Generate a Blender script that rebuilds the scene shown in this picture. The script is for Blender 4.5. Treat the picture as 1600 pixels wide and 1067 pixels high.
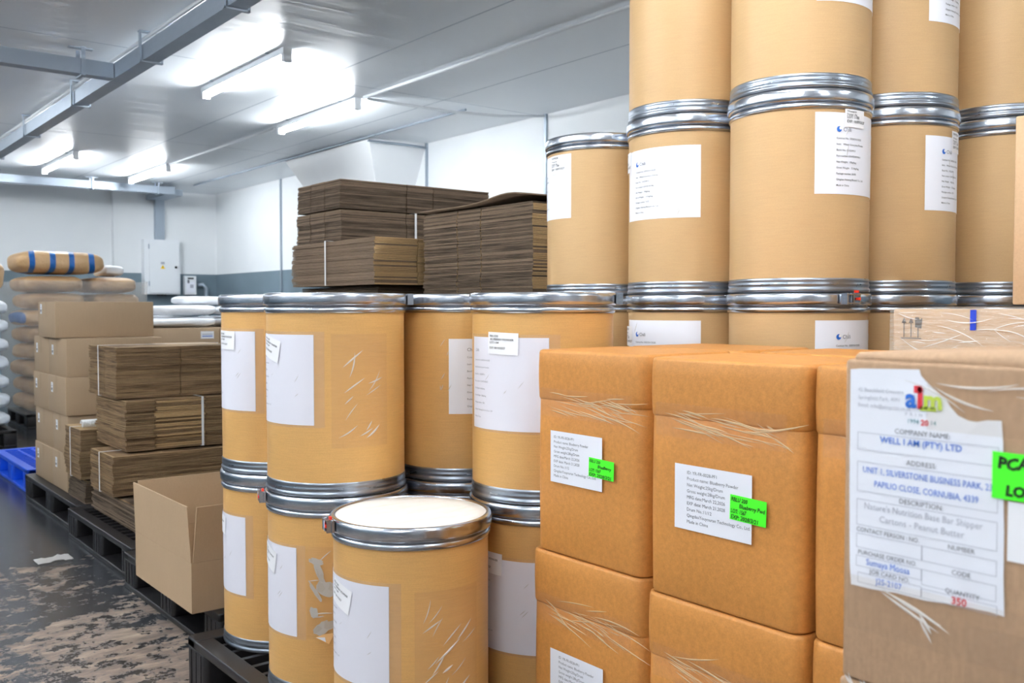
import bpy, bmesh, math, random
from mathutils import Vector, Matrix, noise
random.seed(7)
PI = math.pi
S = bpy.context.scene
for o in list(bpy.data.objects): bpy.data.objects.remove(o)
COL = S.collection

# ------------------------------------------------------------------ camera, world, exposure
cam_d = bpy.data.cameras.new('camera'); cam = bpy.data.objects.new('camera', cam_d); COL.objects.link(cam)
cam.location = (0, 0, 1.23)
YAW = math.atan(1180/1480)
cam.rotation_euler = (PI/2 - math.atan(53.5/1480), 0, -YAW)
cam_d.sensor_width = 36; cam_d.lens = 33.3; cam_d.clip_start = .05; cam_d.clip_end = 60
cam_d.dof.use_dof = True; cam_d.dof.focus_distance = 2.15; cam_d.dof.aperture_fstop = 8.0
S.camera = cam
S.view_settings.view_transform = 'Standard'; S.view_settings.look = 'None'
S.view_settings.gamma = 1; S.view_settings.use_curve_mapping = False
S.view_settings.exposure = 0.97
w = bpy.data.worlds.new('world'); S.world = w; w.use_nodes = True
w.node_tree.nodes['Background'].inputs[0].default_value = (.75, .85, 1, 1)
w.node_tree.nodes['Background'].inputs[1].default_value = .35
TUBE = 66.0          # strength of the fluorescent tubes
CEIL = 2.95

# ------------------------------------------------------------------ helpers
def lin(c):
    if isinstance(c, str): c = [int(c[i:i+2], 16)/255 for i in (0, 2, 4)]
    return tuple([(x/12.92 if x <= .04045 else ((x+.055)/1.055)**2.4) for x in c[:3]]) + (1,)

class NT:
    def __init__(s, name):
        s.m = bpy.data.materials.new(name); s.m.use_nodes = True
        s.t = s.m.node_tree; s.b = s.t.nodes['Principled BSDF']; s.out = s.t.nodes['Material Output']
    def n(s, typ, **kw):
        nd = s.t.nodes.new(typ)
        for k, v in kw.items():
            if k.startswith('i_'):
                key = k[2:]
                key = int(key) if key.isdigit() else key.replace('_', ' ')
                nd.inputs[key].default_value = v
            else: setattr(nd, k, v)
        return nd
    def l(s, a, b): s.t.links.new(a, b)
    def coord(s, scale=(1, 1, 1), kind='Object'):
        tc = s.n('ShaderNodeTexCoord'); mp = s.n('ShaderNodeMapping'); mp.inputs['Scale'].default_value = scale
        s.l(tc.outputs[kind], mp.inputs[0]); return mp.outputs[0]
    def noise(s, co, scale, detail=3, rough=.5):
        nd = s.n('ShaderNodeTexNoise'); nd.inputs['Scale'].default_value = scale
        nd.inputs['Detail'].default_value = detail; nd.inputs['Roughness'].default_value = rough
        s.l(co, nd.inputs['Vector']); return nd.outputs['Fac']
    def ramp(s, fac, stops):
        r = s.n('ShaderNodeValToRGB'); e = r.color_ramp.elements
        e[0].position, e[0].color = stops[0]; e[1].position, e[1].color = stops[-1]
        for p, c in stops[1:-1]:
            x = e.new(p); x.color = c
        s.l(fac, r.inputs[0]); return r.outputs[0]
    def mix(s, fac, a, b, typ='MIX'):
        m = s.n('ShaderNodeMix', data_type='RGBA', blend_type=typ)
        for sock, v in ((m.inputs[0], fac), (m.inputs[6], a), (m.inputs[7], b)):
            if hasattr(v, 'links'): s.l(v, sock)
            else: sock.default_value = v
        return m.outputs[2]
    def bump(s, h, strength=.2, dist=.002):
        b = s.n('ShaderNodeBump'); b.inputs['Strength'].default_value = strength; b.inputs['Distance'].default_value = dist
        s.l(h, b.inputs['Height']); s.l(b.outputs[0], s.b.inputs['Normal']); return b
    def set(s, **kw):
        for k, v in kw.items():
            k = k.replace('_', ' ')
            if hasattr(v, 'links'): s.l(v, s.b.inputs[k])
            else: s.b.inputs[k].default_value = v
        return s.m

def plain(name, col, rough=.5, metal=0, **kw):
    t = NT(name); t.set(Base_Color=lin(col), Roughness=rough, Metallic=metal, **kw); return t.m

def kraft(name, col, var=.12, rough=.55, streak=(2, 2, 60), fleck=260, spec=.4, bump=.12):
    t = NT(name)
    c1 = t.coord(streak); c2 = t.coord()
    a = t.noise(c1, 6, 4, .6); b = t.noise(c2, fleck, 2, .6); d = t.noise(c2, 3.2, 3, .5)
    base = lin(col)
    dk = tuple(x*(1-var*2.2) for x in base[:3]) + (1,); lt = tuple(min(1, x*(1+var)) for x in base[:3]) + (1,)
    col1 = t.mix(t.ramp(a, [(.3, (0, 0, 0, 1)), (.7, (1, 1, 1, 1))]), dk, lt)
    col2 = t.mix(.35, col1, t.mix(t.ramp(b, [(.35, (0, 0, 0, 1)), (.65, (1, 1, 1, 1))]), dk, lt))
    col3 = t.mix(.3, col2, t.mix(t.ramp(d, [(.3, (0, 0, 0, 1)), (.7, (1, 1, 1, 1))]), dk, lt))
    t.bump(b, bump, .001)
    return t.set(Base_Color=col3, Roughness=rough, Specular_IOR_Level=spec)

M = {}
M['drum'] = kraft('drum_kraft_paper', 'd8a865', .08, .42, (3, 3, 90), 320, .5)
M['drum2'] = kraft('wheat_drum_kraft_paper', 'c6a374', .06, .5, (3, 3, 120), 340, .4)
M['box'] = kraft('brown_fibreboard', 'cf8e48', .12, .5, (14, 14, 14), 300, .4, .25)
M['tan'] = kraft('tan_cardboard', 'ae967a', .05, .7, (60, 60, 2), 200, .3)
M['tan2'] = kraft('greyish_cardboard', 'b49476', .09, .7, (30, 30, 6), 180, .3, .3)
M['tan_in'] = kraft('open_carton_cardboard', 'b3997b', .05, .7, (110, 110, 1.5), 220, .25)
M['wrapcard'] = kraft('pale_carton_board', 'c8a884', .06, .6, (20, 20, 20), 200, .3)
M['paper'] = plain('white_paper', 'f1f4fd', .45)
M['paper_t'] = plain('white_sticker_paper', 'f8f9fd', .4)
M['ink'] = plain('black_ink', '202228', .6)
M['ink_g'] = plain('grey_ink', '70737c', .6)
M['ink_l'] = plain('faded_ink', 'b3b6c2', .6)
M['ink_b'] = plain('blue_ink', '2a6fd0', .6)
M['ink_r'] = plain('red_ink', 'd8323e', .6)
M['ink_y'] = plain('lime_ink', 'c6e04a', .6)
M['ink_t'] = plain('teal_ink', '4a8f9a', .6)
M['green'] = plain('neon_green_paper', '4dff2a', .5)
M['marker'] = plain('black_marker', '10240c', .6)
M['red'] = plain('red_plastic', 'e8341c', .4)
M['rubber'] = plain('black_rubber', '1c1d20', .5)
M['lid'] = None
t = NT('pale_plywood_lid'); co = t.coord()
M['lid'] = t.set(Base_Color=t.ramp(t.noise(t.coord((1, 3, 1)), 14, 5, .7), [(.25, lin('ece5d8')), (.5, lin('f8f4ec')), (.9, lin('fcfaf5'))]), Roughness=.45)

def steel(name, col='c3c9d2', rough=.2, sc=30, bump=.15):
    t = NT(name); c = t.coord((1, 1, 3)); n1 = t.noise(c, sc, 4, .6)
    t.bump(n1, bump, .002)
    r = t.n('ShaderNodeMapRange'); r.inputs[3].default_value = rough*.7; r.inputs[4].default_value = rough*1.5
    t.l(n1, r.inputs[0]); t.l(r.outputs[0], t.b.inputs['Roughness'])
    return t.set(Base_Color=lin(col), Metallic=1.0)
M['steel'] = steel('galvanised_band_steel')
M['steel_d'] = steel('dull_chime_steel', '9ea6b0', .28, 22, .25)
M['galv'] = steel('galvanised_trunking', 'a9b4c0', .42, 8, .1)
M['galv'].node_tree.nodes['Principled BSDF'].inputs['Metallic'].default_value = .75

def film(name, tint, amount, rough=.12, bscale=25, bstr=.6, stretch=(1, 1, 1)):
    """clear plastic: mostly see-through, with a wrinkled gloss"""
    t = NT(name); tr = t.n('ShaderNodeBsdfTransparent'); mx = t.n('ShaderNodeMixShader')
    tr.inputs[0].default_value = tint; mx.inputs[0].default_value = amount
    t.l(tr.outputs[0], mx.inputs[1]); t.l(t.b.outputs[0], mx.inputs[2]); t.l(mx.outputs[0], t.out.inputs[0])
    t.bump(t.noise(t.coord(stretch), bscale, 3, .7), bstr, .01)
    return t.set(Base_Color=(.9, .86, .8, 1), Roughness=rough, Specular_IOR_Level=.9)
M['tape'] = film('clear_packing_tape', (.975, .955, .925, 1), .05)
M['sleeve'] = film('clear_document_sleeve', (.965, .955, .97, 1), .10, .2)
M['wrap'] = film('stretch_wrap_film', (.97, .97, .97, 1), .26, .14, 14, 1.0, (1, 1, 5))
M['crease'] = film('crease_highlight_white', (1, 1, 1, 1), .6, .3, 60, .3)
M['crease'].node_tree.nodes['Principled BSDF'].inputs['Base Color'].default_value = (.97, .95, .92, 1)  # near-white colour paints the glint of wrinkled film
M['crease_g'] = film('crease_highlight_golden', (1, .97, .9, 1), .5, .3, 60, .3)
M['crease_g'].node_tree.nodes['Principled BSDF'].inputs['Base Color'].default_value = (.93, .74, .45, 1)  # warm pale colour paints the glints along the carton tape wrinkles
M['torn'] = plain('torn_grey_paper_residue', 'b9b6b0', .5)
M['peel'] = plain('peeled_paper_back', 'efc386', .6)

def flute(name, col, dark, sheet):
    """edges of corrugated board; pattern follows height and length, dark bands paint the shade in the flutes"""
    t = NT(name); co = t.coord()
    sep = t.n('ShaderNodeSeparateXYZ'); t.l(co, sep.inputs[0])
    a = t.n('ShaderNodeMath', operation='ADD'); t.l(sep.outputs[0], a.inputs[0]); t.l(sep.outputs[1], a.inputs[1])
    m = t.n('ShaderNodeMath', operation='MULTIPLY'); m.inputs[1].default_value = 2*PI/.0085; t.l(a.outputs[0], m.inputs[0])
    si = t.n('ShaderNodeMath', operation='SINE'); t.l(m.outputs[0], si.inputs[0])
    n1 = t.noise(t.coord((3, 3, 160)), 1.5, 3, .6); n2 = t.noise(co, 9, 3, .6)
    f = t.ramp(si.outputs[0], [(0, (0, 0, 0, 1)), (.8, (1, 1, 1, 1))])
    c1 = t.mix(t.ramp(n1, [(.35, (0, 0, 0, 1)), (.62, (1, 1, 1, 1))]), lin(dark), lin(col))
    c2 = t.mix(f, t.mix(.45, c1, lin(dark)), c1)  # shade inside the flute holes mixed into the colour
    c3 = t.mix(t.ramp(n2, [(.35, (0, 0, 0, 1)), (.7, (1, 1, 1, 1))]), t.mix(.25, c2, lin(dark)), c2)
    return t.set(Base_Color=c3, Roughness=.75, Specular_IOR_Level=.2)
M['flute_l'] = flute('corrugated_edge_light', 'b3946e', '4f3c2b', 1)
M['flute_d'] = flute('corrugated_edge_dark', '82705e', '33281f', 1)  # kraft edge coloured darker to hold the shade of its flutes
M['fold_l'] = kraft('folded_edge_light', 'b8986c', .15, .7, (3, 3, 120), 150, .3)
M['fold_m'] = kraft('folded_edge_mid', '8f7655', .2, .7, (3, 3, 160), 150, .3)
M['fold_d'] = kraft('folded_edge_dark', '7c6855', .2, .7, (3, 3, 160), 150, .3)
M['top_l'] = kraft('folded_carton_face', 'b79c77', .06, .7, (40, 3, 3), 150, .3)
M['strap'] = plain('white_plastic_strap', 'e6e8ea', .35)
M['black'] = plain('black_recycled_plastic', '1b1a1c', .42)
M['blue'] = plain('blue_plastic', '1152d8', .35)

t = NT('brown_paper_sack'); co = t.coord()
t.bump(t.noise(t.coord((1, 1, 2)), 9, 4, .65), .7, .03)
M['sack'] = t.set(Base_Color=t.ramp(t.noise(co, 4, 3), [(.3, lin('b08a62')), (.7, lin('cba678'))]), Roughness=.5)
t = NT('brown_paper_sack_blue_print'); co = t.coord()
wv = t.n('ShaderNodeTexWave', wave_type='BANDS', bands_direction='X'); wv.inputs['Scale'].default_value = 1.6
wv.inputs['Distortion'].default_value = 2; wv.inputs['Detail'].default_value = 1; wv.inputs['Detail Scale'].default_value = 1.2
t.l(co, wv.inputs[0]); t.bump(t.noise(co, 9, 4, .65), .6, .03)
M['sack_b'] = t.set(Base_Color=t.mix(t.ramp(wv.outputs[1], [(.80, (0, 0, 0, 1)), (.82, (1, 1, 1, 1))]), lin('c9a477'), lin('0a5ea8')), Roughness=.4)
t = NT('white_woven_sack'); t.bump(t.noise(t.coord(), 8, 4, .6), .6, .03)
M['sack_w'] = t.set(Base_Color=lin('eef1f6'), Roughness=.5)
t = NT('blue_white_sack'); t.bump(t.noise(t.coord(), 8, 4, .6), .6, .03)
M['sack_bw'] = t.set(Base_Color=t.ramp(t.noise(t.coord((1, 1, 1)), 2.2, 0), [(.44, lin('0f6fc4')), (.47, lin('dfe5ec'))]), Roughness=.4)
M['wallw'] = None
t = NT('white_painted_wall'); n1 = t.noise(t.coord(), 1.3, 3)
M['wallw'] = t.set(Base_Color=t.ramp(n1, [(.3, lin('e9ecef')), (.7, lin('f1f3f5'))]), Roughness=.6)
def wallmat(name, dado):
    t = NT(name); g = t.n('ShaderNodeNewGeometry'); sp = t.n('ShaderNodeSeparateXYZ'); t.l(g.outputs['Position'], sp.inputs[0])
    gt = t.n('ShaderNodeMath', operation='GREATER_THAN'); gt.inputs[1].default_value = dado; t.l(sp.outputs[2], gt.inputs[0])
    n1 = t.noise(t.coord(), 1.3, 3)
    top = t.ramp(n1, [(.3, lin('e3e7ea')), (.7, lin('eaedef'))]); low = t.ramp(n1, [(.3, lin('64757f')), (.7, lin('6f828e'))])
    return t.set(Base_Color=t.mix(gt.outputs[0], low, top), Roughness=.5)
M['wall'] = wallmat('white_wall_grey_dado', 1.73)
t = NT('glossy_insulated_ceiling_panel'); co = t.coord()
sp = t.n('ShaderNodeSeparateXYZ'); t.l(co, sp.inputs[0])
def seam(t, sock, period, off, wd):
    a = t.n('ShaderNodeMath', operation='ADD'); a.inputs[1].default_value = off; t.l(sock, a.inputs[0])
    m = t.n('ShaderNodeMath', operation='FLOORED_MODULO'); m.inputs[1].default_value = period; t.l(a.outputs[0], m.inputs[0])
    l = t.n('ShaderNodeMath', operation='LESS_THAN'); l.inputs[1].default_value = wd; t.l(m.outputs[0], l.inputs[0]); return l.outputs[0]
s1 = seam(t, sp.outputs[0], 1.15, .1, .014); s2 = seam(t, sp.outputs[1], 3.4, .25, .014)
mxs = t.n('ShaderNodeMath', operation='MAXIMUM'); t.l(s1, mxs.inputs[0]); t.l(s2, mxs.inputs[1])
cc = t.ramp(t.noise(t.coord((1, 1, 1)), .5, 2), [(.3, lin('edf3f8')), (.7, lin('f4f8fc'))])
t.bump(t.noise(t.coord((.5, 5, 1)), 1.6, 3, .5), .3, .02)
M['ceil'] = t.set(Base_Color=t.mix(mxs.outputs[0], cc, lin('b4bec9')), Roughness=.36, Specular_IOR_Level=.7)
t = NT('worn_dark_concrete'); co = t.coord((1, 1, 1))
a = t.noise(co, 1.15, 8, .62); b = t.noise(co, 22, 4, .7); c3 = t.noise(t.coord((1, 3, 1)), 6, 5, .7); n0 = t.noise(co, 2.6, 6, .65)
dark = t.ramp(b, [(.3, lin('303236')), (.7, lin('4a4c50'))]); brn = t.ramp(c3, [(.3, lin('5a5048')), (.5, lin('85756a')), (.75, lin('b9a68f'))])
g = t.n('ShaderNodeSeparateXYZ'); t.l(co, g.inputs[0])
mr = t.n('ShaderNodeMapRange'); mr.inputs[1].default_value = 6.2; mr.inputs[2].default_value = 3.4
mr.inputs[3].default_value = -.16; mr.inputs[4].default_value = .07; t.l(g.outputs[1], mr.inputs[0])
fine = t.noise(t.coord((1, 1, 1)), 11, 9, .75)
def madd(x, k, y):
    q = t.n('ShaderNodeMath', operation='MULTIPLY_ADD'); q.inputs[1].default_value = k; t.l(x, q.inputs[0])
    if hasattr(y, 'links'): t.l(y, q.inputs[2])
    else: q.inputs[2].default_value = y
    return q.outputs[0]
tot = madd(a, .55, madd(n0, .35, madd(fine, .95, mr.outputs[0])))
mask = t.ramp(tot, [(0, (0, 0, 0, 1)), (.945, (0, 0, 0, 1)), (.995, (1, 1, 1, 1))])
rr = t.ramp(mask, [(0, (.2, .2, .2, 1)), (1, (.7, .7, .7, 1))])
t.bump(b, .2, .003)
M['floor'] = t.set(Base_Color=t.mix(mask, dark, brn), Roughness=rr)
t = NT('fluorescent_tube'); t.set(Base_Color=(1, 1, 1, 1), Emission_Color=(.93, .97, 1, 1), Emission_Strength=TUBE); M['tube'] = t.m
M['lampw'] = plain('white_enamel', 'e8ecf0', .3)

# ---- mesh builder
class MB:
    def __init__(s): s.v = []; s.f = []; s.mi = []; s.sm = []; s.mats = []
    def m(s, mat):
        if mat not in s.mats: s.mats.append(mat)
        return s.mats.index(mat)
    def add(s, verts, faces, mat, smooth=False):
        b = len(s.v); k = s.m(mat)
        s.v += [tuple(p) for p in verts]
        for f in faces: s.f.append([b+i for i in f]); s.mi.append(k); s.sm.append(smooth)
    def box(s, x0, x1, y0, y1, z0, z1, mat, mx=None, side=None, near=None):
        V = [Vector(p) for p in ((x0, y0, z0), (x1, y0, z0), (x1, y1, z0), (x0, y1, z0), (x0, y0, z1), (x1, y0, z1), (x1, y1, z1), (x0, y1, z1))]
        if mx: V = [mx @ p for p in V]
        F = [(3, 2, 1, 0), (4, 5, 6, 7), (0, 1, 5, 4), (1, 2, 6, 5), (2, 3, 7, 6), (3, 0, 4, 7)]
        s.add(V, F[:2], mat); s.add(V, F[3:], side or mat); s.add(V, F[2:3], near or side or mat)
    def lathe(s, prof, mat, n=96, smooth=True, c=(0, 0), capb=False, capt=False):
        V = []; F = []
        for (r, z) in prof:
            for i in range(n):
                a = 2*PI*i/n; V.append((c[0]+r*math.cos(a), c[1]+r*math.sin(a), z))
        for k in range(len(prof)-1):
            for i in range(n):
                j = (i+1) % n; F.append((k*n+i, k*n+j, (k+1)*n+j, (k+1)*n+i))
        if capb: F.append(tuple(reversed(range(n))))
        if capt: F.append(tuple(range((len(prof)-1)*n, len(prof)*n)))
        s.add(V, F, mat, smooth)
    def tube(s, pts, r, mat, n=8, cap=True, taper=None):
        pts = [Vector(p) for p in pts]; V = []; F = []
        up = Vector((0, 0, 1)); prev = None
        for i, p in enumerate(pts):
            d = (pts[min(i+1, len(pts)-1)] - pts[max(i-1, 0)]).normalized()
            a = d.cross(up)
            if a.length < .1: a = d.cross(Vector((1, 0, 0)))
            a.normalize(); b = d.cross(a)
            if prev is not None and a.dot(prev) < 0: a = -a; b = -b
            prev = a
            rr = r*(taper(i/(len(pts)-1)) if taper else 1)
            for k in range(n):
                t_ = 2*PI*k/n; V.append(p+a*rr*math.cos(t_)+b*rr*math.sin(t_))
        for i in range(len(pts)-1):
            for k in range(n):
                j = (k+1) % n; F.append((i*n+k, i*n+j, (i+1)*n+j, (i+1)*n+k))
        if cap: F.append(tuple(range(n))); F.append(tuple(range((len(pts)-1)*n, len(pts)*n)))
        s.add(V, F, mat, True)
    def rbox(s, x0, x1, y0, y1, z0, z1, r, mat, e=.006, n=6, bulge=0):
        """box with rounded upright corners and softened top and bottom edges"""
        def ring(ins, z):
            P = []
            for (cx, cy, a0) in ((x1-r, y1-r, 0), (x0+r, y1-r, PI/2), (x0+r, y0+r, PI), (x1-r, y0+r, 1.5*PI)):
                for k in range(n+1):
                    a = a0 + PI/2*k/n; P.append((cx+(r-ins)*math.cos(a), cy+(r-ins)*math.sin(a), z))
            return P
        rings = [ring(e, z0), ring(e*.3, z0+e*.3), ring(0, z0+e)]
        if bulge:
            for q in (.25, .5, .75): rings.append(ring(-bulge*math.sin(PI*q), z0+e+(z1-z0-2*e)*q))
        rings += [ring(0, z1-e), ring(e*.3, z1-e*.3), ring(e, z1)]
        N = len(rings[0]); V = [p for R in rings for p in R]; F = []
        for k in range(len(rings)-1):
            for i in range(N):
                j = (i+1) % N; F.append((k*N+i, k*N+j, (k+1)*N+j, (k+1)*N+i))
        s.add(V, F, mat, True)
        s.add(V[:N], [tuple(reversed(range(N)))], mat); s.add(V[-N:], [tuple(range(N))], mat)
    def mesh(s, name):
        me = bpy.data.meshes.new(name); me.from_pydata(s.v, [], s.f)
        for mt in s.mats: me.materials.append(mt)
        me.polygons.foreach_set('material_index', s.mi); me.polygons.foreach_set('use_smooth', s.sm)
        me.update(); return me
    def build(s, name, parent=None, loc=None, rotz=0):
        return link(name, s.mesh(name), parent, loc, rotz)

def link(name, me, parent=None, loc=None, rotz=0):
    o = bpy.data.objects.new(name, me); COL.objects.link(o)
    if parent: o.parent = parent
    if loc: o.location = loc
    if rotz: o.rotation_euler[2] = rotz
    return o
def tag(o, label=None, cat=None, group=None, kind=None):
    if label: o['label'] = label
    if cat: o['category'] = cat
    if group: o['group'] = group
    if kind: o['kind'] = kind
    return o
def empty(name, loc, label, cat, group=None, rotz=0):
    o = bpy.data.objects.new(name, None); COL.objects.link(o); o.location = loc; o.rotation_euler[2] = rotz
    o.empty_display_size = .1
    return tag(o, label, cat, group)
def bevel(o, w=.002, seg=2):
    md = o.modifiers.new('bevel', 'BEVEL'); md.width = w; md.segments = seg; md.limit_method = 'ANGLE'; md.angle_limit = .6
    return o

# ---- lettering: outline meshes of built-in type, kept in 2D then mapped onto a surface
_tc = {}
def text2d(s, bold=0):
    key = (s, bold)
    if key in _tc: return _tc[key]
    cu = bpy.data.curves.new('t', 'FONT'); cu.body = s; cu.resolution_u = 2; cu.offset = bold; cu.size = 1
    o = bpy.data.objects.new('t', cu); COL.objects.link(o)
    bpy.context.view_layer.update()
    ev = o.evaluated_get(bpy.context.evaluated_depsgraph_get()); me = ev.to_mesh()
    V = [(v.co.x, v.co.y) for v in me.vertices]; F = [tuple(p.vertices) for p in me.polygons]
    ev.to_mesh_clear(); bpy.data.objects.remove(o); bpy.data.curves.remove(cu)
    _tc[key] = (V, F); return _tc[key]

class Decal:
    """flat artwork in (u right, v up, lift) metres, mapped onto a surface later"""
    def __init__(s): s.parts = []
    def poly(s, pts, mat, off=.0006):
        s.parts.append(([(p[0], p[1], off) for p in pts], [tuple(range(len(pts)))], mat))
    def sheet(s, u0, u1, v0, v1, mat, off=.0008, nu=24, nv=12, wr=0, seed=0, corner=None):
        V = []; F = []
        for j in range(nv+1):
            for i in range(nu+1):
                u = u0+(u1-u0)*i/nu; v = v0+(v1-v0)*j/nv
                h = wr*(noise.noise(Vector((u*18+seed, v*22, seed)))+.5*noise.noise(Vector((u*50, v*40, seed)))) if wr else 0
                V.append((u, v, off+max(0, h+wr*.6)))
        for j in range(nv):
            for i in range(nu):
                a = j*(nu+1)+i; F.append((a, a+1, a+nu+2, a+nu+1))
        s.parts.append((V, F, mat))
    def rect(s, u0, u1, v0, v1, mat, off=.0011, nu=8):
        V = []; F = []
        for i in range(nu+1):
            u = u0+(u1-u0)*i/nu; V += [(u, v0, off), (u, v1, off)]
        for i in range(nu): F.append((2*i, 2*i+2, 2*i+3, 2*i+1))
        s.parts.append((V, F, mat))
    def frame(s, u0, u1, v0, v1, mat, t=.0006, off=.0011):
        s.rect(u0, u1, v0, v0+t, mat, off); s.rect(u0, u1, v1-t, v1, mat, off)
        s.rect(u0, u0+t, v0, v1, mat, off, 1); s.rect(u1-t, u1, v0, v1, mat, off, 1)
    def text(s, st, u, v, h, mat, off=.0012, width=None, bold=0, rot=0, align='l', slant=0, jit=0):
        V, F = text2d(st, bold)
        if not V: return
        w0 = max(p[0] for p in V); k = h/.7; kx = (width/w0) if width else k
        du = {'l': 0, 'c': -w0*kx/2, 'r': -w0*kx}[align]
        c, n = math.cos(rot), math.sin(rot); W = []
        for (x, y) in V:
            a = x*kx+du+slant*y*k; b = y*k + (jit*h*math.sin(x*3.1+h*900) if jit else 0)
            W.append((u+a*c-b*n, v+a*n+b*c, off))
        s.parts.append((W, F, mat))
    def rotated(s, ang, cu, cv):
        c, n = math.cos(ang), math.sin(ang)
        for i, (V, F, m) in enumerate(s.parts):
            s.parts[i] = ([(cu+(u-cu)*c-(v-cv)*n, cv+(u-cu)*n+(v-cv)*c, o) for u, v, o in V], F, m)
        return s
    def mesh(s, name, fn):
        b = MB()
        for V, F, m in s.parts: b.add([fn(*p) for p in V], F, m, True)
        return b.mesh(name)
def cyl(R, z0=0):        # u runs around the drum
    return lambda u, v, o: ((R+o)*math.cos(u/R), (R+o)*math.sin(u/R), z0+v)
def faceX(X, Y0, Z0):    # upright face looking towards -X; u runs towards -Y
    return lambda u, v, o: (X-o, Y0-u, Z0+v)
def faceY(Y, X0, Z0):    # upright face looking towards -Y; u runs towards +X
    return lambda u, v, o: (X0+u, Y-o, Z0+v)

def creases(D, n, u0, u1, v0, v1, seed, lmin=.02, lmax=.07, ang=.7, mat=None, width=.0016, curl=8):  # raised slivers that carry the painted wrinkle highlights
    rnd = random.Random(seed)
    for _ in range(n):
        u, v = rnd.uniform(u0, u1), rnd.uniform(v0, v1); L = rnd.uniform(lmin, lmax); a = ang+rnd.gauss(0, .22 if curl > 5 else .13)
        k = rnd.uniform(-curl, curl); V = []; F = []; N = 10; wd = width*rnd.uniform(.5, 1.4)
        for i in range(N+1):
            s_ = i/N; aa = a+k*(s_-.5)*L
            u += math.cos(aa)*L/N; v += math.sin(aa)*L/N; ww = wd*math.sin(PI*s_)+.0001
            nx, ny = -math.sin(aa), math.cos(aa)
            V += [(u-nx*ww, v-ny*ww, .0012), (u, v, .0012+ww*.9), (u+nx*ww, v+ny*ww, .0012)]
        for i in range(N):
            b = 3*i; F += [(b, b+3, b+4, b+1), (b+1, b+4, b+5, b+2)]
        D.parts.append((V, F, mat or M['crease']))

# ------------------------------------------------------------------ room
def struct(name, b, parent=None):
    o = b.build(name, parent)
    if not parent: o['kind'] = 'structure'
    return o
X0, X1, Y0, Y1 = -4.2, 5.55, -6.0, 14.25
b = MB(); b.box(X0-.1, X1+.1, Y0-.1, Y1+.4, -.12, 0, M['floor']); struct('floor', b)
b = MB(); b.box(X0-.1, X1+.1, Y0-.1, Y1+.4, CEIL, CEIL+.12, M['ceil']); struct('ceiling', b)
b = MB(); b.box(X1, X1+.15, Y0, Y1+.2, 0, CEIL, M['wall']); struct('wall_right', b)
b = MB(); b.box(X0-.15, X0, Y0, Y1+.2, 0, CEIL, M['wall']); struct('wall_left', b)
b = MB(); b.box(4.04, X1, Y1, Y1+.2, 0, CEIL, M['wall']); b.box(X0, 4.04, Y1+.12, Y1+.2, 0, CEIL, M['wall']); struct('wall_back', b)
b = MB(); b.box(X0, X1, Y0-.15, Y0, 0, CEIL, M['wallw']); struct('wall_front', b)
# inverted hopper-shaped bulkhead under the ceiling on the right wall
T = [(4.85, 8.4), (5.55, 8.4), (5.55, 10.35), (4.85, 10.35)]; Bm = [(5.28, 8.85), (5.55, 8.85), (5.55, 9.9), (5.28, 9.9)]
b = MB(); b.add([(x, y, CEIL) for x, y in T]+[(x, y, 2.1) for x, y in Bm], [(0, 1, 5, 4), (2, 3, 7, 6), (3, 0, 4, 7), (4, 5, 6, 7)], M['wallw'])
tag(b.build('ceiling_bulkhead'), kind='structure')
# wall joint covers
for i, (y, zt) in enumerate(((11.93, CEIL), (8.385, CEIL), (6.465, CEIL))):
    b = MB(); b.box(X1-.022, X1, y-.014, y+.014, .1, zt, M['galv']); tag(b.build('trim_%d' % (i+1)), kind='structure')

# ceiling lamps; those outside the view are added to brighten the room
LPOS = [(2.78, 6.6), (2.78, 11.9), (3.89, 7.64), (3.89, 12.2), (.2, 3.0), (-.9, -.2), (3.4, 2.4), (1.2, -1.6), (-1.6, 5.6), (-2.2, 1.8), (3.2, -1.2), (-1.8, 10.4), (-.9, 4.2), (.6, -4.2), (-3.0, -1.5), (-3.2, 4.5), (1.3, .9), (.6, 9.4), (-.4, 12.5)]
LL = ['batten lamp on the ceiling nearest the camera in the left visible row', 'small far batten lamp on the ceiling, left of the far pair',
      'batten lamp on the ceiling nearest the stacked drums, ending above the dark cardboard', 'far batten lamp on the ceiling, right of the far pair',
      ] + ['batten lamp added on the ceiling outside the view as fill light']*15
b = MB(); b.box(-.03, .03, -.74, .74, -.05, -.006, M['lampw'])
house = b.mesh('housing')
b = MB(); b.tube([(0, -.7, -.072), (0, .7, -.072)], .019, M['tube'], 12); tubem = b.mesh('tube')
b = MB(); b.box(-.028, .028, -.02, .02, -.098, -.05, M['lampw']); capm = b.mesh('end_cap')
b = MB(); b.box(-.05, .05, -.01, .01, -.006, 0, M['galv']); brm = b.mesh('bracket')
for i, (x, y) in enumerate(LPOS):
    r = empty('fluorescent_lamp', (x, y, CEIL), 'lit white ' + LL[i], 'lamp', 'fluorescent lamps on the ceiling')
    for nm, me in (('housing', house), ('tube', tubem)): link(nm, me, r)
    for sg in (-1, 1): link('end_cap', capm, r, (0, sg*.72, 0)); link('bracket', brm, r, (0, sg*.5, 0))

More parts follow.
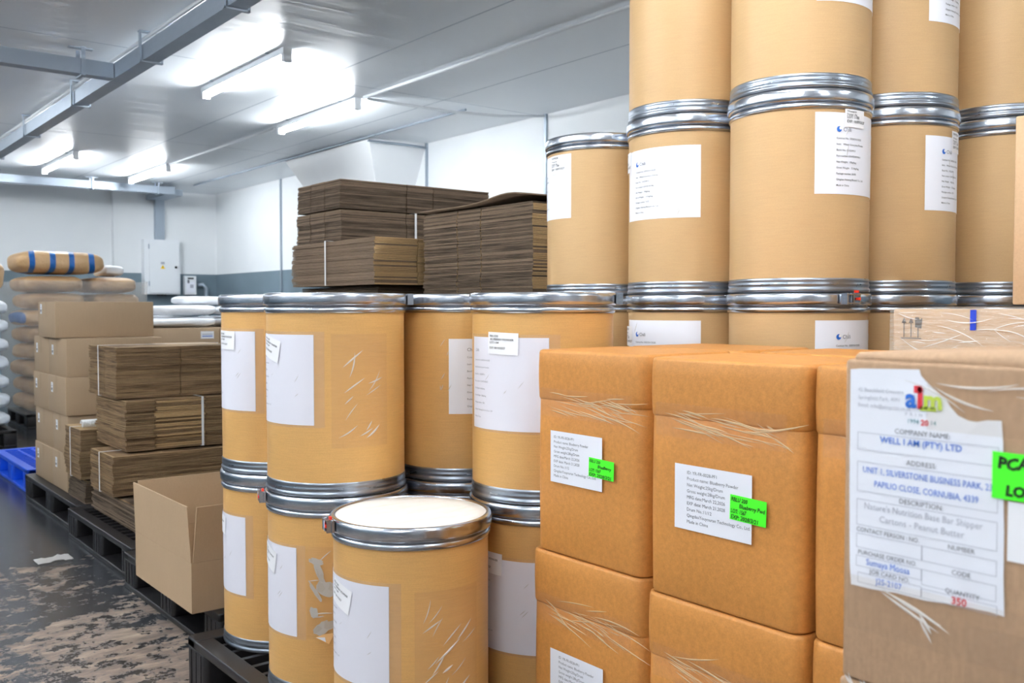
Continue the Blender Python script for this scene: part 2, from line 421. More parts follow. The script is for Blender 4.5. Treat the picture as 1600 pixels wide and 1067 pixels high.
# cable trunking under the ceiling
def bracket(parent, x, y, z0, z1, alongx=False):
    q = MB(); w_, l_ = (.012, .07) if not alongx else (.07, .012)
    q.box(x-l_, x+l_, y-w_, y+w_, z0-.012, z0-.002, M['galv'])
    for sg in (-1, 1):
        if alongx: q.box(x-.012, x+.012, y+sg*.066-.005, y+sg*.066+.005, z0-.012, z1, M['galv'])
        else: q.box(x+sg*.066-.005, x+sg*.066+.005, y-.012, y+.012, z0-.012, z1, M['galv'])
    q.box(x-.075, x+.075, y-.02, y+.02, z1-.002, z1+.006, M['galv'])
    return q.build('hanger', parent)
r = empty('cable_trunking', (0, 0, 0), 'long galvanised trunking beam running away under the ceiling at upper left', 'trunking')
b = MB(); b.box(1.92, 2.02, .9, 12.95, 2.77, 2.87, M['galv']); bevel(b.build('beam', r), .004)
for y in (3.2, 4.75, 6.1, 7.75, 9.4, 11.0, 12.5): bracket(r, 1.97, y, 2.77, CEIL-.006)
b = MB(); b.tube([(1.93, 1, 2.9), (1.93, 12.9, 2.9)], .014, M['lampw'], 8); b.build('conduit_pipe', r)
r = empty('cable_trunking', (0, 0, 0), 'short galvanised trunking branch joining the long ceiling beam from the left', 'trunking')
b = MB(); b.box(-4.1, 1.915, 6.7, 6.8, 2.77, 2.87, M['galv']); bevel(b.build('beam', r), .004)
bracket(r, 1.72, 6.75, 2.77, CEIL-.006, True); bracket(r, -.5, 6.75, 2.77, CEIL-.006, True)
r = empty('cable_trunking', (0, 0, 0), 'galvanised trunking beam across the room just before the back wall', 'trunking')
b = MB(); b.box(-4.1, 4.58, 13.25, 13.35, 2.795, 2.895, M['galv']); bevel(b.build('beam', r), .004)
for x in (1.2, 2.35, 3.5, 4.35): bracket(r, x, 13.3, 2.795, CEIL-.006, True)
b = MB(); b.box(4.61, 4.74, 14.17, 14.25, 2.225, 2.86, M['galv']); b.box(4.5, 4.74, 13.4, 14.25, 2.8, 2.88, M['galv'])
tag(b.build('trunking_drop'), 'galvanised upright trunking running down the back wall to the electrical cabinet', 'trunking')
# thin conduits
def conduit(pts, rad, label, mat='galv'):
    q = MB(); q.tube(pts, rad, M[mat], 8); return tag(q.build('conduit'), label, 'conduit')
conduit([(4.83, 6.7, 2.935), (4.83, 8.3, 2.935), (4.83, 13.2, 2.935)], .011, 'thin grey conduit along the ceiling on the front edge of the white bulkhead')
conduit([(4.83, 8.375, 2.90), (5.2, 8.375, 2.905), (5.53, 8.375, 2.9)], .012, 'short grey conduit along the near top edge of the white bulkhead')
conduit([(3.89, -4, 2.93), (3.89, 3, 2.925), (3.89, 6.8, 2.93)], .013, 'straight white conduit on the ceiling leading from top right to the nearer lamp row', 'lampw')
conduit([(3.89, 8.5, 2.93), (3.89, 11.4, 2.93)], .012, 'white conduit on the ceiling between the two lamps of the right row', 'lampw')
conduit([(3.93, 6.82, 2.93), (4.2, 6.72, 2.90), (4.6, 6.65, 2.885), (5.1, 6.55, 2.89), (5.53, 6.47, 2.93)], .011, 'sagging white cable on the ceiling from the lamp row to the right wall', 'lampw')

# electrical cabinet on the back wall
r = empty('electrical_cabinet', (4.68, Y1, 1.42), 'white steel electrical cabinet with a warning triangle on the back wall', 'cabinet')
b = MB(); b.box(-.26, .26, -.14, 0, 0, .8, M['lampw']); bevel(b.build('housing', r), .004)
d = MB(); d.box(-.19, .235, -.158, -.141, .02, .775, M['lampw']); dd = bevel(d.build('door', r), .004)
q = MB(); q.lathe([(.0, .02), (.017, .02), (.017, 0)], M['rubber'], 16); lk = q.build('lock', dd, (.19, -.156, .40)); lk.rotation_euler[0] = PI/2
for z in (.12, .66): q = MB(); q.box(-.203, -.19, -.162, -.15, z, z+.07, M['galv']); q.build('hinge', dd)
D = Decal(); D.sheet(-.028, .028, .44, .475, M['ink_l'], .0005, 2, 2); link('caution_label', D.mesh('caution_label', faceY(-.158, 0, 0)), dd)
M['yel'] = plain('yellow_sticker', 'f2c811', .5)
D = Decal(); D.poly([(-.034, .375), (.034, .375), (0, .432)], M['yel'], .001); D.poly([(-.003, .384), (.004, .397), (0, .4), (.006, .418), (-.006, .401), (-.001, .398)], M['ink'], .0016)
link('warning_triangle', D.mesh('warning_triangle', faceY(-.158, 0, 0)), dd)
q = MB()
for k in range(4): q.box(-.06+k*.035, -.04+k*.035, -.1, -.06, -.02, 0, M['rubber'])
q.build('cable_gland', r)
r = empty('control_box', (5.11, Y1, 1.42), 'small white meter box with a dark display right of the electrical cabinet', 'meter')
b = MB(); b.box(-.085, .085, -.1, 0, 0, .28, M['lampw']); bevel(b.build('housing', r), .01, 3)
b = MB(); b.box(-.045, .045, -.104, -.1, .23, .255, M['rubber']); b.build('display', r)
b = MB(); b.box(-.065, .065, -.103, -.1, .03, .19, M['paper']); b.box(-.05, -.02, -.105, -.103, .17, .22, M['ink_g']); b.box(-.01, .04, -.106, -.103, .1, .15, M['ink_l']); b.build('front_panel', r)
b = MB(); b.tube([(5.24, 14.22, 1.56), (5.31, 14.2, 1.57), (5.36, 14.19, 1.52), (5.36, 14.19, .9), (5.36, 14.19, .0)], .035, M['galv'], 12)
tag(b.build('pipe'), 'grey bent pipe standing in the back right corner', 'pipe')

# ------------------------------------------------------------------ pallets
def make_pallet(lx, ly, h, mat, name='plastic_pallet'):
    """returns list of (part, mesh); corner at origin"""
    P = []
    b = MB(); td = .028
    b.rbox(0, lx, 0, .075, h-td, h, .012, mat, .004); b.rbox(0, lx, ly-.075, ly, h-td, h, .012, mat, .004)
    b.rbox(0, .06, 0, ly, h-td-.001, h-.001, .012, mat, .004); b.rbox(lx-.06, lx, 0, ly, h-td-.001, h-.001, .012, mat, .004)
    n = int((ly-.15)/.07)
    for k in range(1, n): y = .075+(ly-.15)*k/n; b.box(.05, lx-.05, y-.009, y+.009, h-td, h-.002, mat)
    n = int((lx-.12)/.085)
    for k in range(1, n): x = .06+(lx-.12)*k/n; b.box(x-.009, x+.009, .06, ly-.06, h-td+.002, h-.003, mat)
    P.append(('deck', b.mesh('deck')))
    for bx in (0, (lx-.11)/2, lx-.11):
        for by in (0, (ly-.15)/2, ly-.15):
            q = MB(); q.rbox(bx, bx+.11, by, by+.15, .0225, h-td, .018, mat, .003)
            for kk in range(3): q.box(bx-.002, bx+.002, by+.03+kk*.04, by+.04+kk*.04, .03, h-td-.005, mat)
            P.append(('block', q.mesh('block')))
    for bx in (0, (lx-.11)/2, lx-.11):
        q = MB(); q.rbox(bx, bx+.11, 0, ly, 0, .022, .015, mat, .004); P.append(('runner', q.mesh('runner')))
    for by in (0, (ly-.1)/2, ly-.1):
        q = MB(); q.rbox(.111, lx-.111, by, by+.1, .0, .02, .01, mat, .003); P.append(('cross_runner', q.mesh('cross_runner')))
    return P
PC = {}
def pallet(x, y, lx, ly, h, mat, label):
    key = (lx, ly, h, mat.name)
    if key not in PC: PC[key] = make_pallet(lx, ly, h, mat)
    r = empty('plastic_pallet', (x, y, 0), label, 'pallet')
    for nm, me in PC[key]: link(nm, me, r)
    return r
ZD = .19
BK = M['black']
pallet(1.045, 1.775, 1.05, 1.19, ZD, BK, 'black plastic pallet in the foreground under the blueberry powder drums, its corner at the aisle')
pallet(1.37, .57, .74, 1.16, ZD, BK, 'black plastic pallet under the brown square blueberry cartons')
pallet(2.12, 1.28, 1.25, 1.36, ZD, BK, 'black plastic pallet under the tall wheat grass powder drums')
pallet(2.17, .35, 1.0, .9, ZD, BK, 'black plastic pallet under the film-wrapped carton at right')
pallet(.84, .0, .5, .56, ZD, BK, 'black plastic pallet under the shipper carton nearest the camera')
ZP = .155
pallet(1.24, 3.2, 1.0, 1.1, ZP, BK, 'black plastic pallet at the aisle edge under the open carton')
pallet(1.28, 4.33, 1.0, 1.1, ZP, BK, 'black plastic pallet at the aisle edge under the flattened cardboard bundles')
pallet(1.33, 5.46, 1.0, 1.25, ZP, BK, 'black plastic pallet at the aisle edge under the stack of sealed brown cartons')
pallet(1.37, 6.83, .76, 1.12, .16, M['blue'], 'bright blue plastic pallet on the floor beyond the black pallets')
pallet(2.1, 10.45, 1.15, .95, .15, BK, 'black pallet under the brown paper sacks near the back wall')
pallet(.95, 9.2, .82, 1.1, .15, BK, 'black pallet under the blue and white sacks at the left edge')
pallet(2.15, 8.0-1.1, 1.15, 1.0, .15, BK, 'black pallet under the cartons that carry the white sacks')
pallet(2.3, 3.72, 1.0, 1.0, .15, BK, 'black pallet under the tallest dark cardboard stack, behind the drums')
pallet(2.36, 2.84, .8, .86, .15, BK, 'black pallet under the dark cardboard stack beside the drum tower')

# ------------------------------------------------------------------ drums
HD, RD = .54, .19
b = MB(); b.lathe([(RD, .03), (RD, .25), (RD, .49)], M['drum'], 128)
body1 = b.mesh('body')
b = MB(); b.lathe([(RD, .03), (RD, .25), (RD, .49)], M['drum2'], 128); body2 = b.mesh('body')
b = MB(); b.lathe([(.17, .004), (.188, .0), (.193, .002), (.1945, .008), (.192, .012), (.1905, .015), (.1925, .019), (.1925, .024), (.1905, .028), (.192, .031), (.192, .035), (.1902, .038)], M['steel_d'], 128, capb=True)
chime = b.mesh('bottom_chime')
b = MB(); b.lathe([(.1902, .484), (.193, .485), (.1955, .489), (.1962, .493), (.1952, .498), (.192, .501), (.189, .502), (.189, .510)], M['steel'], 128); bead = b.mesh('top_bead')
b = MB(); b.lathe([(.189, .505), (.196, .5055), (.1985, .509), (.1990, .516), (.1990, .528), (.198, .534), (.195, .5375), (.190, .5385), (.186, .5375), (.185, .534)], M['steel'], 128); ring = b.mesh('locking_ring')
b = MB(); b.lathe([(.189, .500), (.1865, .5345), (.15, .5355), (.0001, .5358)], M['lid'], 96); lidm = b.mesh('lid')
# latch at local +X
b = MB()
for y in (-.022, .0, .022): b.box(.199, .216, y-.0018, y+.0018, .507, .538, M['steel'])
b.box(.199, .205, -.035, .03, .508, .536, M['steel']); b.box(.205, .216, -.022, .022, .5095, .5125, M['steel']); b.box(.205, .216, -.022, .022, .532, .5352, M['steel'])
b.tube([(.213, -.008, .507), (.213, -.008, .538)], .003, M['steel_d']); latchm = b.mesh('latch')
b = MB(); b.box(.203, .209, .012, .024, .5385, .545, M['red']); b.box(.209, .2185, .013, .021, .519, .526, M['red']); redm = b.mesh('red_seal')

def rel(C, deg):     # world angle of a point on the drum, seen deg to the right of the side facing the viewpoint
    return math.atan2(-C[1], -C[0]) + math.radians(deg)
def blue_paper(seed=0):          # right edge at u=0
    D = Decal(); D.sheet(-.262, .028, -.006, .246, M['sleeve'], .0018, 30, 14, .0008, seed+5)
    creases(D, 3, -.2, -.03, .03, .2, seed+3, .01, .03, .8, width=.0007)
    D2 = Decal(); D2.sheet(-.255, 0, 0, .238, M['paper'], .0006, 28, 12, .0005, seed)
    D2.rect(-.0008, 0, 0, .238, M['ink_l'], .0012, 1)
    L = ['Contract No.: 2025CH-C0235', 'Item: Blueberry Juice Powder', 'Batch No.: CH250912', 'Part number: CH-PZ-00202', 'Net Weight: 25kg/bag', 'Gross Weight: 28kg/bag', 'Package number: 1/32', 'Qingdao Haizeng Biotech Co., Ltd', 'Made in China']
    D2.text('Chili', -.235, .2, .008, M['ink_g'], .0022)
    for i, s_ in enumerate(L): D2.text(s_, -.24, .176-i*.0185, .0042, M['ink_g'], .0022)
    return D2.mesh('paper_label', cyl(RD)), D.mesh('clear_sleeve', cyl(RD))
def lot_sticker(lines, w, h, fs, rot=-.03):
    D = Decal(); D.sheet(0, w, -h, 0, M['paper_t'], .0032, 12, 6)
    y = -.012
    for s_, k, bo in lines:
        if s_: D.text(s_, .006, y, fs*k, M['ink'], .0042, bold=bo)
        y -= fs*k*1.62
    D.rotated(rot, 0, 0); return D.mesh('lot_sticker', cyl(RD))
BL = [('RBLU200', 1, .01), (' BLUEBERRY POWDER', 1, .01), ('LOT:1184', 1, .01), ('', .6, 0), ('EXP: 08/10/2027', 1, .01)]
st_blue = lot_sticker(BL, .092, .056, .0052, -.03); st_blue_t = lot_sticker(BL, .088, .060, .0050, -.24)
papers = [blue_paper(i*3) for i in range(3)]
def tape_patch(seed, w=.16, h=.3, n=12, ang=.7):
    D = Decal(); D.sheet(0, w, 0, h, M['tape'], .0016, 16, 24, .0006, seed)
    creases(D, n, .01, w*.7, 0.02, h-.06, seed, .03, .085, ang, width=.0022); return D.mesh('clear_tape', cyl(RD))
tapes = [tape_patch(1), tape_patch(12, .17, .3, 16)]

GB = 'upper and lower blueberry powder drums'
def drum(C, z, body, label, group, latch=None, seal=True):
    r = empty('fibre_drum', (C[0], C[1], z), label, 'drum', group)
    for nm, me in (('body', body), ('bottom_chime', chime), ('top_bead', bead)): link(nm, me, r)
    rg = link('locking_ring', ring, r); link('lid', lidm, r)
    if latch is not None:
        la = link('latch', latchm, rg, None, rel(C, latch))
        if seal:
            s_ = link('red_seal', redm, rg, None, rel(C, latch)); tag(s_, 'small red seal')
    return r
def bdrum(C, z, label, pa, pv, st, sv, tilt=False, kp=0, tp=None, ti=0, tv=.15, latch=None, seal=True):
    r = drum(C, z, body1, label, 'blueberry powder drums', latch, seal)
    if pa is not None:
        pl = link('paper_label', papers[kp][0], r, (0, 0, pv), rel(C, pa)); link('clear_sleeve', papers[kp][1], r, (0, 0, pv), rel(C, pa))
    if st is not None: link('lot_sticker', st_blue_t if tilt else st_blue, r, (0, 0, sv), rel(C, st))
    if tp is not None: link('clear_tape', tapes[ti], r, (0, 0, tv), rel(C, tp))
    return r
D1, D2, D4, D5, DF, D6 = (1.305, 2.795), (1.272, 2.389), (1.677, 2.358), (1.663, 1.953), (1.255, 1.974), (1.73, 2.765)
z1, z2 = ZD, ZD+HD
bdrum(D1, z2, 'leftmost upper fibre drum, its right half hidden by the next drum', -26, .19, -76, .43, False, 1)
bdrum(D1, z1, 'leftmost lower fibre drum standing on the black pallet corner beside the open carton', -38, .17, -96, .40, False, 2)
bdrum(D2, z2, 'front upper fibre drum left of centre with creased tape and white label', -17.5, .19, -74, .43, True, 0, -4, 0, .13, 89, False)
r = bdrum(D2, z1, 'lower fibre drum with torn grey tape, its right side hidden by the shorter front drum', -34, .165, -82, .40, True, 1, None, 0, .1, -80)
D = Decal(); D.sheet(0.03, .2, -.01, .235, M['tape'], .0016, 16, 12, .0008, 3); creases(D, 12, .03, .17, .02, .2, 5, .02, .06, .3)
rr_ = random.Random(3)
def blob(D, cu, cv, a, bb, rot, mat, seed, n=26, off=.0022):
    P = []
    for i in range(n):
        th = 2*PI*i/n; k = 1+.35*noise.noise(Vector((math.cos(th)*1.6, math.sin(th)*1.6, seed)))+.25*noise.noise(Vector((math.cos(th)*5, math.sin(th)*5, seed)))
        x, y = a*k*math.cos(th), bb*k*math.sin(th); P.append((cu+x*math.cos(rot)-y*math.sin(rot), cv+x*math.sin(rot)+y*math.cos(rot)))
    D.parts.append(([(cu, cv, off)]+[(p[0], p[1], off) for p in P], [(0, i+1, (i+1) % n+1) for i in range(n)], mat))
blob(D, .058, .195, .02, .009, -.3, M['torn'], 1); blob(D, .066, .165, .034, .009, -1.2, M['torn'], 2); blob(D, .085, .125, .03, .018, -.3, M['torn'], 3)
blob(D, .055, .115, .035, .005, -1.0, M['torn'], 6); blob(D, .075, .02, .032, .016, .5, M['torn'], 4); blob(D, .05, .06, .012, .014, .2, M['torn'], 8)
D.poly([(.055, -.005), (.09, -.022), (.105, .008), (.075, .004)], M['peel'], .006); D.poly([(.058, -.004), (.083, -.016), (.08, -.003)], M['paper'], .008)
link('torn_tape', D.mesh('torn_tape', cyl(RD)), r, (0, 0, .175), rel(D2, -34))
bdrum(D4, z2, 'upper fibre drum set back between two nearer drums, white label cut off', None, 0, None, 0)
bd = bpy.data.objects[-1]
bdrum(D4, z1, 'lower fibre drum set back behind the short front drum, mostly hidden', None, 0, None, 0)
bdrum(D5, z2, 'upper fibre drum just left of the brown square cartons with a straight blueberry powder sticker', 5, .185, -46, .437, False, 2, None, 0, 0, 84, False)
bdrum(D5, z1, 'lower fibre drum between the short front drum and the brown square cartons', 5, .155, -60, .41, False, 1)
bdrum(DF, z1, 'single fibre drum in the foreground with its pale round lid exposed', -15.5, .165, -71, .40, True, 0, 2, 1, .09, -72)
bdrum(D6, z2, 'fibre drum hidden behind the front row, only the edge of its lid ring showing', None, 0, None, 0, latch=-40)
bdrum(D6, z1, 'hidden lower fibre drum in the back of the blueberry group', None, 0, None, 0)

# wheat grass powder drums
def wheat_paper(no, seed):
    D = Decal(); D.sheet(0, .283, 0, .215, M['paper'], .0008, 28, 12, .0005, seed); creases(D, 3, .01, .27, .0, .2, seed, .01, .05, 1.1, width=.001)
    u = .058
    D.text('Chili', u+.02, .166, .0105, M['ink_g'], .0022); N = 18
    D.parts.append(([(u+.008+.0075*math.cos(2*PI*i/N), .171+.0075*math.sin(2*PI*i/N), .0022) for i in range(N)], [tuple(range(N))], M['ink_b']))
    D.parts.append(([(u+.0115+.004*math.cos(2*PI*i/N), .1735+.004*math.sin(2*PI*i/N), .0026) for i in range(N)], [tuple(range(N))], M['paper_t']))
    L = ['Contract No.: 2025CH-C0235', 'Item:   Wheat Grass Juice Powder', 'Batch No.: CH250913', 'Part number: CH-PZ-00196-1', 'Net Weight:   10kg/bag', 'Gross Weight:   12.5kg/bag', 'Package number: %s' % no, 'Qingdao Haizeng Biotech Co., Ltd', 'Made in China']
    for i, s_ in enumerate(L): D.text(s_, u, .145-i*.0155, .0049, M['ink'], .0024, bold=.006)
    return D.mesh('paper_label', cyl(RD))
WL = [('RWHE200', 1.05, .012), ('Wheatgrass', .8, .004), ('Powder, 2kg', .8, .004), ('LOT: 1188', 1.15, .006), ('EXP: 10/09/2027', 1.15, .006)]
st_wh = lot_sticker(WL, .075, .062, .0062, .0)
wps = [wheat_paper(n_, i) for i, n_ in enumerate(('20/30', '5/10', '12/30'))]
def wdrum(C, z, label, pa=None, pv=.26, sa=None, sv=.49, k=0, latch=None):
    r = drum(C, z, body2, label, 'wheat grass powder drums', latch)
    if pa is not None: link('paper_label', wps[k], r, (0, 0, pv), rel(C, pa))
    if sa is not None: link('lot_sticker', st_wh, r, (0, 0, sv), rel(C, sa))
    return r
W1, W2, W3, W4, W5 = (2.33, 2.418), (2.325, 2.014), (2.326, 1.61), (2.735, 1.57), (3.15, 1.42)
names = {1: 'leftmost column', 2: 'second column from left', 3: 'nearest widest column', 4: 'fourth column from left', 5: 'rightmost column'}
lv = ['hidden lowest', 'partly hidden second', 'fully visible third', 'top, cut off by the frame']
for k, C, n_ in ((1, W1, 3), (2, W2, 4), (3, W3, 4), (4, W4, 4), (5, W5, 4)):
    for i in range(n_):
        z = ZD+i*HD
        lab = 'kraft drum, %s in the %s of the tall tower' % (['bottom', 'second up', 'third up', 'top'][i], names[k])
        if k == 1: wdrum(C, z, lab, -32.5-85 if i else None, .26, -38-25 if i > 1 else None, .475)
        if k == 2: wdrum(C, z, lab, [None, -74, -75, None][i], [0, .245, .228, .27][i], [None, -86, -91, None][i], [0, .44, .445, 0][i], 1)
        if k == 3: wdrum(C, z, lab, [None, 14, 12.2, 12.2][i], [0, .25, .26, .225][i], [None, None, 37, None][i], .50, 0, 42 if i == 1 else None)
        if k == 4: wdrum(C, z, lab, [None, 31, 30.6, 32][i], [0, .25, .24, .24][i], [None, None, 62, None][i], .475, 2)
        if k == 5: wdrum(C, z, lab)
# label on the set-back blueberry drum starts left of its middle and runs behind the next drum
for o in list(bpy.data.objects):
    if o.get('label', '').startswith('upper fibre drum set back'):
        D = Decal(); D.sheet(0, .25, 0, .215, M['paper'], .0008, 24, 12, .0005, 9); 
        for i in range(9): D.text(['Chili', 'Contract No.: 2025CH-C0235', 'Item: Blueberry', 'Batch No.: CH250912', 'Part number', 'Net Weight: 25kg', 'Gross Weight: 28kg', 'Package number', 'Qingdao Haizeng'][i], .052, .18-i*.02, .009 if i == 0 else .005, M['ink_g'], .002)
        link('paper_label', D.mesh('paper_label', cyl(RD)), o, (0, 0, .195), rel(D4, -9.7))
        D = Decal(); creases(D, 6, -.03, 0, .05, .2, 4, .01, .03, 1.2, width=.0008); link('clear_tape', D.mesh('clear_tape', cyl(RD)), o, (0, 0, .195), rel(D4, -9.7))

# ------------------------------------------------------------------ brown square cartons with telescoping lids
BXT = ['ID: YR-FR-0028-PF1', 'Product name: Blueberry Powder', 'Net Weight:25kg/Drum', 'Gross weight:28kg/Drum', 'MFG date:March 22,2026', 'EXP date: March 21,2028', 'Drum No.:%s', 'QingdaoYouyouran Technology Co., Ltd.', 'Made in China']
def square_carton(x, y0, y1, z, depth, label, no=None, lab=None, stick=None, seed=0, seamdz=0, tp=True, lines=None):
    """front face at x looks towards the aisle; y1 is its far edge"""
    h = .471; zs = .353+seamdz
    r = empty('square_carton', (x, (y0+y1)/2, z), label, 'box', 'brown square blueberry cartons')
    hw = (y1-y0)/2-.0015
    b = MB(); b.rbox(.0025, depth-.0025, -hw+.002, hw-.002, 0, zs+.01, .03, M['box'], .007, 6, .002); b.build('body', r)
    b = MB(); b.rbox(0, depth, -hw, hw, zs, h-.001, .03, M['box'], .007, 6, .0015); b.build('lid', r)
    fn = faceX(-.0005, hw, 0)
    if tp:
        D = Decal(); W = 2*hw
        D.sheet(.03, W-.03, zs-.035, zs+.03, M['tape'], .003, 30, 8, .0012, seed)
        creases(D, 26, .04, W*.7, zs-.022, zs+.02, seed, .05, .16, -.14, width=.0014, mat=M['crease_g'], curl=2.5)
        creases(D, 9, W*.6, W-.06, zs-.03, zs+.012, seed+9, .02, .05, -.35, width=.001, mat=M['crease_g'], curl=3)
        link('clear_tape', D.mesh('clear_tape', fn), r)
    if lab:
        u, v, w_, h_ = lab; D = Decal(); D.sheet(u, u+w_, v, v+h_, M['paper'], .0035, 4, 4)
        for i, s_ in enumerate(BXT):
            if '%s' in s_: s_ = s_ % no
            D.text(s_, u+w_*.17 if w_ > .17 else u+w_*.07, v+h_*.86-i*h_*.094, h_*.05, M['ink_g'], .0042)
        link('paper_label', D.mesh('paper_label', fn), r)
    if stick:
        u, v, w_, h_ = stick; D = Decal(); D.sheet(u, u+w_, v, v+h_, M['green'], .0048, 6, 4, .0004, seed)
        for i, (s_, du, k) in enumerate(lines):
            D.text(s_, u+.003+du, v+h_*.76-i*h_*.235, h_*.16, M['marker'], .0065, width=k, bold=.014, slant=.12, jit=.05)
        D.rotated(-.03, u, v); link('lot_sticker', D.mesh('lot_sticker', fn), r)
    return r
ZB = ZD
g1 = [('RBLU 200', 0, .034), ('BlueBerry', .026, .042), ('LOT: 1567', 0, .036), ('EXP: 2028/3/21', 0, .068)]
g2 = [('RBLU 200', 0, .036), ('Blueberry Pwd', .018, .056), ('LOT: 1567', 0, .034), ('EXP: 2028/3/21', 0, .060)]
square_carton(1.43, 1.356, 1.711, ZB+.471, .30, 'brown square carton with blueberry label, upper left of the front row', '1/12', (.064, .168, .17, .118), (.193, .198, .078, .042), 2, 0, True, g1)
square_carton(1.43, 1.356, 1.725, ZB, .30, 'brown square carton in the lower row at its left end, label half in view', '3/12', (.078, .13, .175, .12), None, 5, -.01)
square_carton(1.39, .946, 1.313, ZB+.471, .30, 'brown square carton in the middle of the upper front row with number 11/12 label', '11/12', (.080, .143, .182, .125), (.214, .182, .08, .046), 8, 0, True, g2)
square_carton(1.39, .946, 1.318, ZB, .30, 'brown square carton in the lower row below the middle one', None, None, None, 11, -.01)
square_carton(1.40, .585, .944, ZB+.471, .30, 'brown square carton in the upper row, partly hidden by the shipper carton', None, None, None, 14, 0)
square_carton(1.40, .585, .944, ZB, .30, 'brown square carton in the lower row behind the shipper carton', None, None, None, 17, 0)
for i, (y0, y1) in enumerate(((1.356, 1.711), (.946, 1.313), (.585, .944))):
    for j in (1, 0):
        square_carton(1.735, y0, y1, ZB+.471*j, .30, 'brown square carton in the back row, %s, behind the %s' % (('lower layer', 'upper layer')[j], ('left one', 'middle one', 'right one')[i]), tp=False)

# ------------------------------------------------------------------ plain cartons
def carton(x0, x1, y0, y1, z0, z1, mat, label, group=None, tape=True, name='cardboard_carton', r_=.004, cat='box', gap=True):
    r = empty(name, (x0, y0, z0), label, cat, group)
    b = MB(); b.rbox(0, x1-x0, 0, y1-y0, 0, z1-z0, r_, mat, r_*.8, 3); b.build('body', r)
    if tape:
        D = Decal(); cw = (y1-y0)/2; D.sheet(cw-.025, cw+.025, (z1-z0)*.55, z1-z0-.003, M['tape'], .001, 2, 6, .0004);
        link('clear_tape', D.mesh('clear_tape', faceX(0, y1-y0, 0)), r)
    return r
def small_label(r, u, v, W):
    D = Decal(); D.sheet(u, u+.045, v, v+.06, M['paper_t'], .0012, 2, 2); D.rect(u+.008, u+.037, v+.012, v+.026, M['ink_g'], .002, 1); D.rect(u+.008, u+.037, v+.036, v+.040, M['ink_l'], .002, 1)
    link('paper_label', D.mesh('paper_label', faceX(0, W, 0)), r)
ord_ = ['lowest', 'second lowest', 'third lowest', 'highest']
for lvl in range(4):
    z = ZP+lvl*.2235; sh = [0, .01, .0, .03][lvl]; xo = [.0, .008, -.005, .004][lvl]; ys = [5.86, 5.865, 5.85, 5.86][lvl]; yw = [.36, .36, .42, .42][lvl]
    a = carton(1.385+xo, 1.93+xo, ys, ys+yw-.004, z, z+.2225, M['tan'], 'sealed brown carton near the blue pallet, near column, %s' % ord_[lvl], 'sealed brown cartons')
    small_label(a, .08, .12, yw-.004)
    a = carton(1.385+xo, 1.93+xo, ys+yw, ys+.80, z, z+.2225, M['tan'], 'sealed brown carton near the blue pallet, far column, %s' % ord_[lvl], 'sealed brown cartons')
    small_label(a, .06, .12, .80-yw)
a = carton(1.36, 1.925, 5.98, 6.40, ZP+.895, ZP+.895+.213, M['tan'], 'long brown carton lying on top of the sealed carton stack', 'sealed brown cartons'); small_label(a, .06, .14, .42)

# shipper carton nearest the camera
def flat_top_seam(r, w_, l_, h):
    b = MB(); b.box(.01, w_-.01, l_/2-.002, l_/2+.002, h, h+.0006, M['rubber']); b.build('flap_gap', r)
for i in range(3):
    z = ZD + i*.3295
    lab = ['bottom carton of the stack nearest the camera', 'carton directly under the labelled shipper carton', 'large carton nearest the camera with a torn printer delivery label and green sticker'][i]
    r = empty('shipper_carton', (.87, .02, z), lab, 'box', 'stack of shipper cartons')
    b = MB(); b.rbox(0, .44, 0, .528 if i < 2 else .525, 0, .328, .006, M['tan2'], .004, 4); b.build('body', r)
b = MB()      # loose top flaps with a gap along the near edge
N = 24; V = []; F = []
for k in range(N+1):
    y = .01+.505*k/N; lift = .004+.006*max(0, math.sin((k/N)*PI*3+1.0))*(k/N)
    V += [(.004, y, .3283), (.004, y, .3283+.0035), (.012, y, .3283+lift+.003), (.43, y, .3283+.004), (.43, y, .3283)]
for k in range(N):
    for j in range(4): F.append((k*5+j, (k+1)*5+j, (k+1)*5+j+1, k*5+j+1))
b.add(V, F, M['tan2'], True); b.build('top_flap', r)
fn = faceX(0, .525, 0)     # u from the left edge, v from the carton's bottom
D = Decal()
# torn outline of the delivery label (u,v)
Lx, Rx = .008, .166; B0, T0 = .100, .321
def torn_outline():
    return [(Lx, .318), (.02, .3195), (.05, .3205), (.081, .3215), (.083, .316), (.087, .311), (.094, .305), (.101, .300), (.107, .295), (.112, .288), (.119, .281), (.128, .277), (.136, .2765), (.146, .279), (.158, .2795),
            (.160, .26), (.161, .22), (.162, .18), (.1625, .14), (.164, .104), (.150, .1045), (.120, .1035), (.09, .1005), (.06, .1005), (.035, .0985), (.012, .0985), (.0095, .12), (.0085, .2)]
P = torn_outline(); bmq = MB()
D.parts.append(([(.06, .2, .0022)]+[(u, v, .0018+.0007*math.sin(i*2.1)) for i, (u, v) in enumerate(P)], [(0, (i+1) % len(P)+1, i+1) for i in range(len(P))], M['paper']))
I, IB, IL, IR = M['ink_g'], M['ink_b'], M['ink_l'], M['ink_r']; o_ = .0034
for i, s_ in enumerate(['42 Beechfield Crescent', 'Springfield Park, 4091', 'Email: info@aimprint.co.za']): D.text(s_, .018, .297-i*.0078, .0036, IL, o_)
D.text('a', .068, .285, .018, IB, o_, bold=.03); D.text('i', .0795, .285, .021, IR, o_, bold=.04); D.rect(.0765, .084, .299, .306, IR, o_, 1)
D.text('m', .086, .285, .017, M['ink_y'], o_, bold=.04); D.rect(.083, .099, .2825, .2865, M['ink_y'], o_, 1)
D.text('P  R  I  N  T', .068, .2765, .0032, IL, o_); D.text('1994', .070, .2695, .0042, M['ink_t'], o_); D.text('20', .084, .2685, .0052, IR, o_, bold=.03); D.text('14', .093, .2695, .0042, M['ink_t'], o_)
